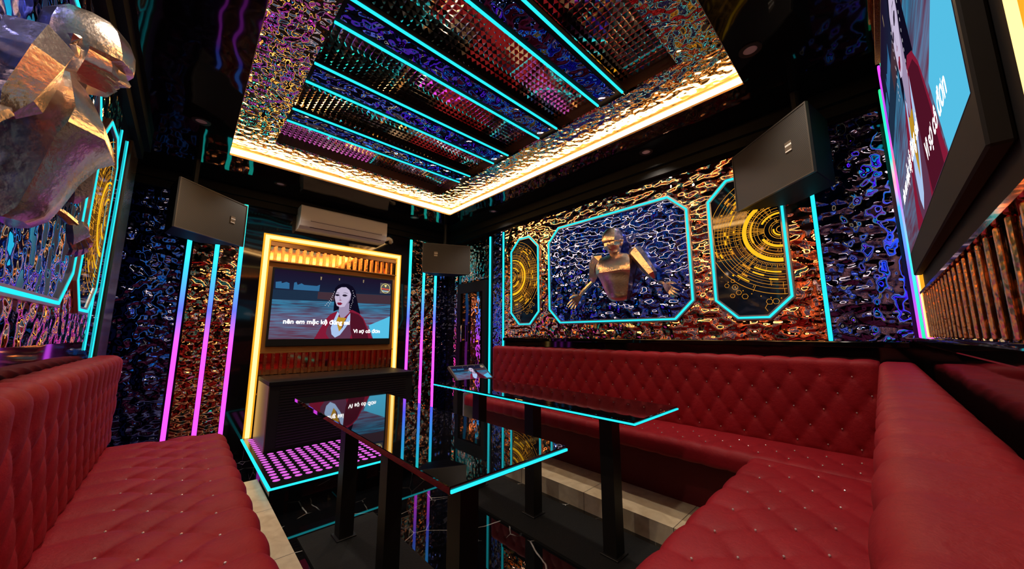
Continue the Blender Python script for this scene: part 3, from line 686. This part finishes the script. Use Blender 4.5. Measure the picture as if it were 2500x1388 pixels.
# ---------------------------------------------------------------- television surrounds
def tv_unit(side):
    """side 'T' faces -Y at the far wall, 'B' faces +Y at the near wall"""
    far = side == 'T'
    if far: X0, X1, z0, z1, y, s = .553, 2.027, PZ, 1.033, YT, -1
    else: X0, X1, z0, z1, y, s = .560, 2.035, -.012, 1.36, YB, 1
    def Y(d): return y+s*d
    def B(x0, x1, d0, d1, a, b_): return box(x0, x1, min(Y(d0), Y(d1)), max(Y(d0), Y(d1)), a, b_)
    dd = .006
    t = thing('television_surround', ((X0+X1)/2, y, z0),
              'copper slatted wall surround with a glowing amber border behind the far television' if far else 'copper barred wall surround with an amber border around the large near television', 'wall surround')
    # border: housing and core
    bw = .068 if far else .034
    bm = bmesh.new()
    for a in ((X0-bw/2, X0+bw/2, z0, z1+bw/2), (X1-bw/2, X1+bw/2, z0, z1+bw/2), (X0+bw/2, X1-bw/2, z1-bw/2, z1+bw/2)):
        bx(bm, a[0], a[1], min(Y(0.001), Y(.012)), max(Y(0.001), Y(.012)), a[2], a[3])
    ho = obj('light_housing', bm, M['amber_side'], t)
    bm = bmesh.new(); c = bw*.27
    for a in ((X0-c, X0+c, z0, z1+c), (X1-c, X1+c, z0, z1+c), (X0+c, X1-c, z1-c, z1+c)):
        bx(bm, a[0], a[1], min(Y(.0122), Y(.016)), max(Y(.0122), Y(.016)), a[2], a[3])
    obj('light_border', bm, M['amber'], ho)
    i0, i1 = X0+bw/2+.004, X1-bw/2-.004
    if far:
        bands = ((.93, 1.005), (.74, .775), (-.19, -.06))
        obj('glitter_panel', B(i0, i1, .001, .004, -.19, z1-bw/2), M['gold_sparkle'], t)
        slz = ((.775, .945, M['red_mirror']), (-.60, -.19, M['red_mirror']))
    else:
        obj('glitter_panel', B(i0, i1, .001, .003, .16, z1-bw/2), M['bezel'], t)
        slz = ((1.13, 1.32, M['red_mirror']), (z0, .16, M['dark_ripple']))
    for q, (a, b_, mm) in enumerate(slz):
        p = obj('mirror_backing', B(i0, i1, .0042 if (far and q == 0) or (not far and q == 0) else .001, .0055, a, b_), mm, t)
        if far or q == 0:
            bm = bmesh.new(); n = 20; st = (i1-i0-.02)/n
            for k_ in range(n):
                x = i0+.01+st*(k_+.5)
                bx(bm, x-.013, x+.013, min(Y(.0056), Y(.030)), max(Y(.0056), Y(.030)), a+.006, b_-.006)
            obj('slats', bm, M['slat'], p)
            bm = bmesh.new()
            for zz in (a, b_): bx(bm, i0, i1, min(Y(.0056), Y(.034)), max(Y(.0056), Y(.034)), zz-.006, zz+.006)
            obj('rail', bm, M['gold_sparkle'], p)
        else:
            n = 21; st = .0695
            for k_ in range(n):
                x = X1-.045-st*k_
                obj('bar', bevel(B(x-.0065, x+.0065, .0056, .013, a+.002, b_-.012), .003, 1), M['slat'], t)
            obj('rail', B(i0, i1, .0056, .018, b_-.012, b_-.002), M['red_mirror'], t)
    # television
    tv = thing('television', (1.286, y, -.05 if far else .25), 'far wall television showing a woman in a red robe, inside the amber border' if far else 'large television close on the right, its picture stretched by the view', 'television')
    W, H = 1.290, .745
    if far: x0, zb, dp = .643, -.052, .030
    else: x0, zb, dp = .690, .300, .026
    D0 = .0062 if far else .004
    if far:
        obj('casing', bevel(B(x0-.018, x0+W+.018, D0, dp, zb-.075, zb+H+.018), .004, 1), M['bezel'], tv)
    else:
        obj('casing', bevel(B(x0-.018, x0+W+.018, D0, dp, zb-.080, zb+H+.018), .003, 1), M['bezel'], tv)
    if far: P = lambda u, v, h: (x0+u, y-dp-.0006-h, zb+v)
    else: P = lambda u, v, h: (x0+W-u, y+dp+.0006+h, zb+v)
    picture(tv, P, W, H, .00012 if far else .00006)
tv_unit('T'); tv_unit('B')
# ledge under the near bars
tag(obj('wall_ledge', bevel(box(-.2, XR-.02, YB, YB+.020, -.045, -.016), .004), M['black_gloss']), 'black glossy ledge under the copper bars of the near wall', 'ledge')
tag(obj('wall_ledge', bevel(box(XR-.03, XR, -.10, 3.12, -.075, ZM0-.002), .004), M['black_gloss']), 'black glossy ledge between the long sofa back and its mirror', 'ledge')

# ---------------------------------------------------------------- air conditioner
ac = thing('air_conditioner', (1.28, YT, 1.15), 'white wall air conditioner above the amber border', 'air conditioner')
bm = bmesh.new()
prof = [(YT-.001, 1.405), (YT-.195, 1.405), (YT-.205, 1.392), (YT-.205, 1.235), (YT-.185, 1.175), (YT-.13, 1.145), (YT-.001, 1.145)]
prism(bm, [(a, b_) for a, b_ in prof], 'x', .800, 1.765)
obj('body', bevel(bm, .006, 2), M['white_plastic'], ac)
bm = bmesh.new()
v = [bm.verts.new(p) for p in ((.90, YT-.2065, 1.240), (1.70, YT-.2065, 1.240), (1.70, YT-.181, 1.168), (.90, YT-.181, 1.168))]; bm.faces.new(v)
r = bmesh.ops.extrude_face_region(bm, geom=bm.faces[:]); bmesh.ops.translate(bm, verts=[x for x in r['geom'] if isinstance(x, bmesh.types.BMVert)], vec=(0, .012, .004))
obj('air_outlet', bm, M['dark_plastic'], ac)
bm = bmesh.new(); v = [bm.verts.new(p) for p in ((.90, YT-.212, 1.252), (1.70, YT-.212, 1.252), (1.70, YT-.208, 1.238), (.90, YT-.208, 1.238))]; bm.faces.new(v)
r = bmesh.ops.extrude_face_region(bm, geom=bm.faces[:]); bmesh.ops.translate(bm, verts=[x for x in r['geom'] if isinstance(x, bmesh.types.BMVert)], vec=(0, .010, .002))
obj('louvre', bm, M['white_plastic'], ac)
bm = bmesh.new(); tube(bm, [(1.76, YT-.10, 1.215), (1.80, YT-.10, 1.225), (1.84, YT-.085, 1.245), (1.875, YT-.06, 1.235), (1.90, YT-.03, 1.22), (1.90, YT, 1.22)], [.026, .030, .024, .028, .026, .026], 10)
obj('pipe', bm, M['foam'], ac, True)

# ---------------------------------------------------------------- speakers
def speaker(pa, pb, z0, z1, depth, label, bf=.775, bz=.015):
    """pa, pb: left and right ends (x, y) of the front face as seen from the room"""
    A, B_ = Vector((*pa, 0)), Vector((*pb, 0)); wv = (B_-A).normalized(); L = (B_-A).length
    nv = Vector((-wv.y, wv.x, 0))      # towards the wall corner
    c = (A+B_)/2
    t = thing('loudspeaker', (c.x+nv.x*depth/2, c.y+nv.y*depth/2, z0), label, 'loudspeaker', 'ceiling corner loudspeakers')
    def Q(a, d, z): v = A+wv*a+nv*d; return (v.x, v.y, z)
    bm = bmesh.new()
    ta = L*.26
    fr = [Q(0, .012, 0), Q(L, .012, 0), Q(L-ta, depth, 0), Q(ta, depth, 0)]
    prism(bm, [(p[0], p[1]) for p in fr], 'z', z0, z1)
    obj('cabinet', bevel(bm, .006, 2), M['black_matte'], t)
    bm = bmesh.new(); uvl = bm.loops.layers.uv.new('UVMap')
    f = bm.faces.new([bm.verts.new(Q(a, -.001, z)) for a, z in ((.008, z0+.008), (L-.008, z0+.008), (L-.008, z1-.008), (.008, z1-.008))])
    for lp, uv in zip(f.loops, ((0, 0), (L, 0), (L, z1-z0), (0, z1-z0))): lp[uvl].uv = uv
    g = obj('grille', bm, M['grille'], t, fix=False)
    bm = bmesh.new()
    for a0, a1, b0, b1 in ((0, L, z0, z0+.008), (0, L, z1-.008, z1), (0, .008, z0+.008, z1-.008), (L-.008, L, z0+.008, z1-.008)):
        prism(bm, [Q(a0, -.004, 0)[:2], Q(a1, -.004, 0)[:2], Q(a1, .012, 0)[:2], Q(a0, .012, 0)[:2]], 'z', b0, b1)
    obj('grille_frame', bm, plain('grille frame', (.045, .040, .035), .4), t)
    bp = bmesh.new(); la, lz = L*bf, (z0+z1)/2+bz
    prism(bp, [Q(la-.022, -.0045, 0)[:2], Q(la+.022, -.0045, 0)[:2], Q(la+.022, -.0012, 0)[:2], Q(la-.022, -.0012, 0)[:2]], 'z', lz-.030, lz+.030)
    bd = obj('badge', bp, plain('grey badge', (.16, .13, .10), .3, .4), t)
    bm = bmesh.new()
    for k_ in range(5):   # worn white lettering strokes and the underline
        a = la-.018+k_*.0088
        prism(bm, [Q(a, -.0056, 0)[:2], Q(a+.0055, -.0056, 0)[:2], Q(a+.0055, -.0046, 0)[:2], Q(a, -.0046, 0)[:2]], 'z', lz+.004, lz+.014)
    prism(bm, [Q(la-.020, -.0056, 0)[:2], Q(la+.020, -.0056, 0)[:2], Q(la+.020, -.0046, 0)[:2], Q(la-.020, -.0046, 0)[:2]], 'z', lz-.026, lz-.021)
    obj('lettering', bm, plain('white badge print', (.8, .76, .70), .4), bd)
    # bracket to the ceiling
    m0 = Q(L/2, depth*.85, 0); bm = bmesh.new(); tube(bm, [(m0[0], m0[1], z1-.01), (m0[0], m0[1], ZS)], .022, 10)
    obj('bracket', bm, M['black_metal'], t)
speaker((2.667, .587), (2.262, .146), .822, 1.215, .26, 'large grey grille loudspeaker over the right amber panel')
speaker((-.133, 3.51), (.318, 3.93), .790, 1.180, .26, 'loudspeaker hanging at the left of the television wall')
speaker((2.113, 3.90), (2.667, 3.638), .775, 1.160, .24, 'loudspeaker facing the camera above the door corner', .27, .055)

# ---------------------------------------------------------------- stage with lit dots
t = thing('stage', (1.29, 3.63, FZ), 'low black stage with magenta dots and a cyan edge in front of the far television', 'stage')
sx0, sx1, sy0 = .508, 2.072, 2.868
obj('stage_body', box(sx0+.004, sx1-.004, sy0+.004, YT-.02, FZ, PZ-.008), M['marble'], t)
obj('dance_floor', box(sx0+.012, sx1-.012, sy0+.012, YT-.02, PZ-.008, PZ), M['dance_base'], t)
bm = bmesh.new()
bx(bm, sx0-.006, sx0+.012, sy0-.006, YT-.02, PZ-.008, PZ+.001); bx(bm, sx1-.012, sx1+.006, sy0-.006, YT-.02, PZ-.008, PZ+.001); bx(bm, sx0+.012, sx1-.012, sy0-.006, sy0+.012, PZ-.008, PZ+.001)
obj('light_strip', bm, M['cyan'], t)
bm = bmesh.new()
for i in range(22):
    for j in range(20):
        if i > 0 and j > 10 : continue
        cx, cy = .572+.0678*i, 3.009+.0678*j
        f = bm.faces.new([bm.verts.new((cx+.0235*math.cos(2*PI*k_/20), cy+.0235*math.sin(2*PI*k_/20), PZ+.0008)) for k_ in range(20)])
o = obj('light_dots', bm, M['dot'], t, fix=False); o['kind'] = 'stuff'

# cabinet on the stage
t = thing('equipment_cabinet', (1.29, 4.05, PZ), 'long black equipment cabinet on the stage below the far television', 'cabinet')
obj('cabinet_body', box(.600, 1.960, 3.745, 4.335, PZ+.002, -.455), M['cabinet'], t)
obj('cabinet_top', bevel(box(.590, 1.972, 3.730, 4.345, -.455, -.418), .004, 1), M['black_matte'], t)
bm = bmesh.new()
for i in range(22):
    z = PZ+.03+i*.024
    bx(bm, .68, 1.88, 3.739, 3.7449, z, z+.010)
obj('front_grille', bm, M['black_metal'], t)
obj('amber_lit_end', box(.592, .5995, 3.745, 4.335, PZ+.002, -.456), plain('cabinet end with painted amber light', (.22, .13, .08), .35, .5), t)  # yellow light reflected on the cabinet's left side is put into this tan

# ---------------------------------------------------------------- tiled steps
struct('trim_6', box(XL, .506, -.12, 3.31, FZ, SZ), M['tile'])
struct('trim_7', box(2.095, XR, -.12, 3.31, FZ, SZ), M['tile'])
bpy.data.objects['trim_6']['label'] = 'beige tiled step along the left sofa'; bpy.data.objects['trim_7']['label'] = 'beige tiled step under the long right sofa'

# ---------------------------------------------------------------- tables
def table(cx, label, pl_label, edge):
    w2 = .248; y0, y1 = .824, 2.585
    t = thing('table', (cx, (y0+y1)/2, FZ+.014), label, 'table')
    zt = -.400
    top = obj('tabletop', bevel(box(cx-w2, cx+w2, y0, y1, zt-.022, zt), .002, 1), M['table_glass'], t)
    bm = bmesh.new()
    bx(bm, cx-w2+.001, cx+w2-.001, y0-.006, y0-.0005, zt-.016, zt-.008)
    if edge:
        bx(bm, cx-w2-.006, cx-w2-.0005, y0-.006, y1, zt-.016, zt-.008)
    obj('light_strip', bm, M['cyan'], top)
    for yy in (1.108, 1.700, 2.290):
        bm = bmesh.new(); c = .040
        loft(bm, [[(cx+a*c*k_, yy+b_*c*k_, z) for a, b_ in ((-1, -1), (1, -1), (1, 1), (-1, 1))] for z, k_ in ((FZ+.022, 1.0), (zt-.09, 1.0), (zt-.030, 1.08), (zt-.0225, 1.3))])
        obj('leg', bm, M['black_metal'], t)
        obj('foot_plate', bevel(box(cx-.055, cx+.055, yy-.055, yy+.055, FZ+.0145, FZ+.0218), .002, 1), M['black_metal'], t)
    bm = box(cx-.205, cx+.235, .50, 2.45, FZ, FZ+.014)
    tag(obj('floor_mat', bm, M['plinth']), pl_label, 'floor mat', 'charcoal mats under the tables')
table(.800, 'black glass table in front of the television, reflecting the picture', 'charcoal mat under the table nearest the left sofa', False)
table(1.800, 'black glass table with two cyan edges beside the long red sofa', 'charcoal mat under the table by the right tiled step', True)

# ---------------------------------------------------------------- tufted sofas
def tuft_sheet(path, s0, s1, put, ds, dt, t_first, rows, amp, s_off=0, step=.012, seam_from=None, dim=.010, t_end=9):
    """path: profile polyline [(a, b)] ; buttons in rows along the path starting at arc length t_first.
       put(s, a, b) -> xyz. Returns bmesh and list of button positions/normals"""
    P = [Vector(p) for p in path]
    L = [0]
    for a, b_ in zip(P, P[1:]): L.append(L[-1]+(b_-a).length)
    n = max(2, int(L[-1]/step)); ns = max(2, int((s1-s0)/step))
    def at(t):
        for i in range(len(P)-1):
            if t <= L[i+1] or i == len(P)-2:
                k_ = (t-L[i])/(L[i+1]-L[i]); p = P[i].lerp(P[i+1], k_); return p
    def nor(t):
        d_ = (at(min(L[-1], t+.008))-at(max(0, t-.008))).normalized(); return Vector((d_.y, -d_.x))
    t_last = t_first+(rows-1)*dt
    def h(s, t):
        u = (s-s_off)/ds
        tt = min(max(t, t_first), t_last)
        v = (tt-t_first)/(2*dt)
        p_, q_ = u+v, u-v
        f = (abs(math.sin(PI*p_))*abs(math.sin(PI*q_)))**.32
        # button dimples
        k_ = round((tt-t_first)/dt); k_ = min(max(k_, 0), rows-1)
        off = .5*(k_ % 2); ub = round(u-off)+off
        d2 = ((u-ub)*ds)**2+(t-(t_first+k_*dt))**2
        g = math.exp(-d2/(2*.013**2))
        fade = 1
        edge = min(t, L[-1]-t, s-s0, s1-s); fade = min(1, max(0, edge/.03))*min(1, max(0, (t_end-t)/.03))
        return (amp*f-dim*g)*fade
    bm = bmesh.new(); G = []
    for i in range(n+1):
        t = L[-1]*i/n; p = at(t); nn = nor(t); row = []
        for j in range(ns+1):
            s = s0+(s1-s0)*j/ns; hh = h(s, t)
            row.append(bm.verts.new(put(s, p.x+nn.x*hh, p.y+nn.y*hh)))
        G.append(row)
    for i in range(n):
        for j in range(ns): bm.faces.new((G[i][j], G[i][j+1], G[i+1][j+1], G[i+1][j]))
    bm.faces.new([G[i][0] for i in range(n+1)]); bm.faces.new([G[i][-1] for i in range(n, -1, -1)])
    bm.faces.new([G[0][0], G[n][0], G[n][-1], G[0][-1]]) if False else None
    btn = []
    for k_ in range(rows):
        t = t_first+k_*dt; off = .5*(k_ % 2)
        m0 = math.ceil((s0+.03-s_off)/ds-off)
        while (m0+off)*ds+s_off < s1-.03:
            s = (m0+off)*ds+s_off; p = at(t); nn = nor(t); hh = -dim+.009
            btn.append((Vector(put(s, p.x+nn.x*hh, p.y+nn.y*hh)), Vector(put(s, p.x+nn.x*(hh+.01), p.y+nn.y*(hh+.01)))))
            m0 += 1
    return bm, btn
def arc_pts(cx, cz, r, a0, a1, n=6):
    return [(cx+r*math.cos(a0+(a1-a0)*k_/n), cz+r*math.sin(a0+(a1-a0)*k_/n)) for k_ in range(n+1)]
stud = None
def studs(btn, parent, maxn=90):
    global stud
    btn = sorted(btn, key=lambda b_: b_[0].length)
    base = Vector((0, 0, 0)); p = parent
    while p is not None: base += p.location; p = p.parent
    for i, (q, q2) in enumerate(btn[:maxn]):
        if stud is None:
            bm = bmesh.new(); bmesh.ops.create_icosphere(bm, subdivisions=1, radius=.0043)
            stud = bpy.data.meshes.new('button'); bm.to_mesh(stud); bm.free(); stud.materials.append(M['crystal'])
        o = bpy.data.objects.new('button', stud); C.objects.link(o); o.parent = parent
        o.location = q+Vector((0, 0, ZO))-base
    if len(btn) > maxn:
        bm = bmesh.new()
        for q, q2 in btn[maxn:]:
            r = bmesh.ops.create_icosphere(bm, subdivisions=1, radius=.0043); bmesh.ops.translate(bm, verts=r['verts'], vec=q)
        o = obj('buttons', bm, M['crystal'], parent); o['kind'] = 'stuff'
# profile in (outward a, z): a = distance from the front plane of the back towards the wall is negative
def sofa(t, label, s0, s1, sb0, sb1, put, seat_d, back_d, amp_b, amp_s, ds_seat, s_off, base_set=.17):
    if t is None: t = thing('sofa', put((s0+s1)/2, seat_d/2, SZ), label, 'sofa')
    zt, zs = -.145, -.65
    r = .028
    path = [(0, zs-.01)]+[(0, zt-r)]+arc_pts(-r, zt-r, r, 0, PI/2)+[(-back_d+r, zt)]+arc_pts(-back_d+r, zt-r, r, PI/2, PI)+[(-back_d, zs+.10)]
    path = [p for i, p in enumerate(path) if i == 0 or (Vector(p)-Vector(path[i-1])).length > 1e-5]
    # rows of studs from the bottom: z = -.614, -.518, -.425, -.327, -.232
    bm, btn = tuft_sheet(path, sb0, sb1, put, .1345, .0955, .046, 5, amp_b, s_off, .011, t_end=.44+.07+back_d)
    b = obj('backrest', bm, M['leather'], t, True); studs(btn, b)
    r = .045
    path = [(seat_d-.03, -.757), (seat_d-.004, -.752), (seat_d, -.74), (seat_d, zs-r)]+arc_pts(seat_d-r, zs-r, r, 0, PI/2)+[(-.01, zs)]
    path = [p for i, p in enumerate(path) if i == 0 or (Vector(p)-Vector(path[i-1])).length > 1e-5]
    tl = (.03+.012+.057+.07)
    rows = int((seat_d-.07)/.092)
    bm, btn = tuft_sheet(path, s0, s1, put, ds_seat, .092, tl+.045, rows, amp_s, s_off, .012, dim=.008)
    c = obj('seat', bm, M['leather'], t, True); studs(btn, c)
    bm = bmesh.new()
    def slab(a0, a1, b0, b1, z0, z1):
        P0 = put(b0, a0, z0); P1 = put(b1, a1, z1)
        bx(bm, min(P0[0], P1[0]), max(P0[0], P1[0]), min(P0[1], P1[1]), max(P0[1], P1[1]), z0, z1)
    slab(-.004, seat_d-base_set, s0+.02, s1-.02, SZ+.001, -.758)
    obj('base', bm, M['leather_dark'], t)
    bm = bmesh.new(); slab(-.004, seat_d-base_set-.035, s0+.02, s1-.02, SZ+.0005, SZ+.0009)
    bm.free()
    return t
sB = sofa(None, 'tufted red corner sofa running along the mirror wall and round into the right foreground', .020, 3.17, .020, 3.195, lambda s, a, z: (2.70-a, s, z), .420, .108, .009, .007, .134, .000)
sC = sofa(sB, '', .30, 2.278, .05, 2.69, lambda s, a, z: (s, .018+a, z), .535, .128, .008, .010, .208, .105)
sA = sofa(None, 'tufted red sofa along the left wall, its seat running out of the picture', .62, 3.10, .62, 3.25, lambda s, a, z: (-.272+a, s, z), .527, .108, .020, .018, .19, .03)
tag(obj('sofa_end_panel', box(2.30, 2.74, 3.20, 3.222, SZ, -.64), M['arm_side']), 'pale grey end panel at the far end of the long sofa', 'panel')

# ---------------------------------------------------------------- touch screen on its stand
t = thing('touch_screen', (2.50, 3.42, FZ), 'tilted song selection touch screen on a black stand near the door', 'touch screen')
A0, w_, dn = Vector((2.255, 3.425, -.372)), Vector((.47, 0, 0)), Vector((0, -.185, -.135))
n_ = w_.cross(dn).normalized()
if n_.y > 0: n_ = -n_
def PP(u, v, h): q = A0+dn+w_*(u/.47)-dn*(v/.229)+n_*(.0006+h); return (q.x, q.y, q.z)
bm = bmesh.new(); e1, e2 = w_.normalized()*.018, dn.normalized()*.014
cs = [A0-e1-e2, A0+w_+e1-e2, A0+w_+dn+e1+e2, A0+dn-e1+e2]
f_ = [bm.verts.new(c_) for c_ in cs]; g_ = [bm.verts.new(c_-n_*.03) for c_ in cs]
bm.faces.new(f_); bm.faces.new(g_[::-1])
for k_ in range(4): bm.faces.new((f_[k_], g_[k_], g_[(k_+1) % 4], f_[(k_+1) % 4]))
obj('casing', bm, plain('grey tablet casing', (.20, .16, .14), .35, .5), t)
picture(t, PP, .47, .229, .00006, False)
obj('stand_column', bevel(box(2.36, 2.46, 3.42, 3.50, FZ+.02, -.47), .006, 1), M['black_metal'], t)
obj('stand_foot', bevel(box(2.28, 2.54, 3.33, 3.55, FZ, FZ+.02), .005, 1), M['black_metal'], t)
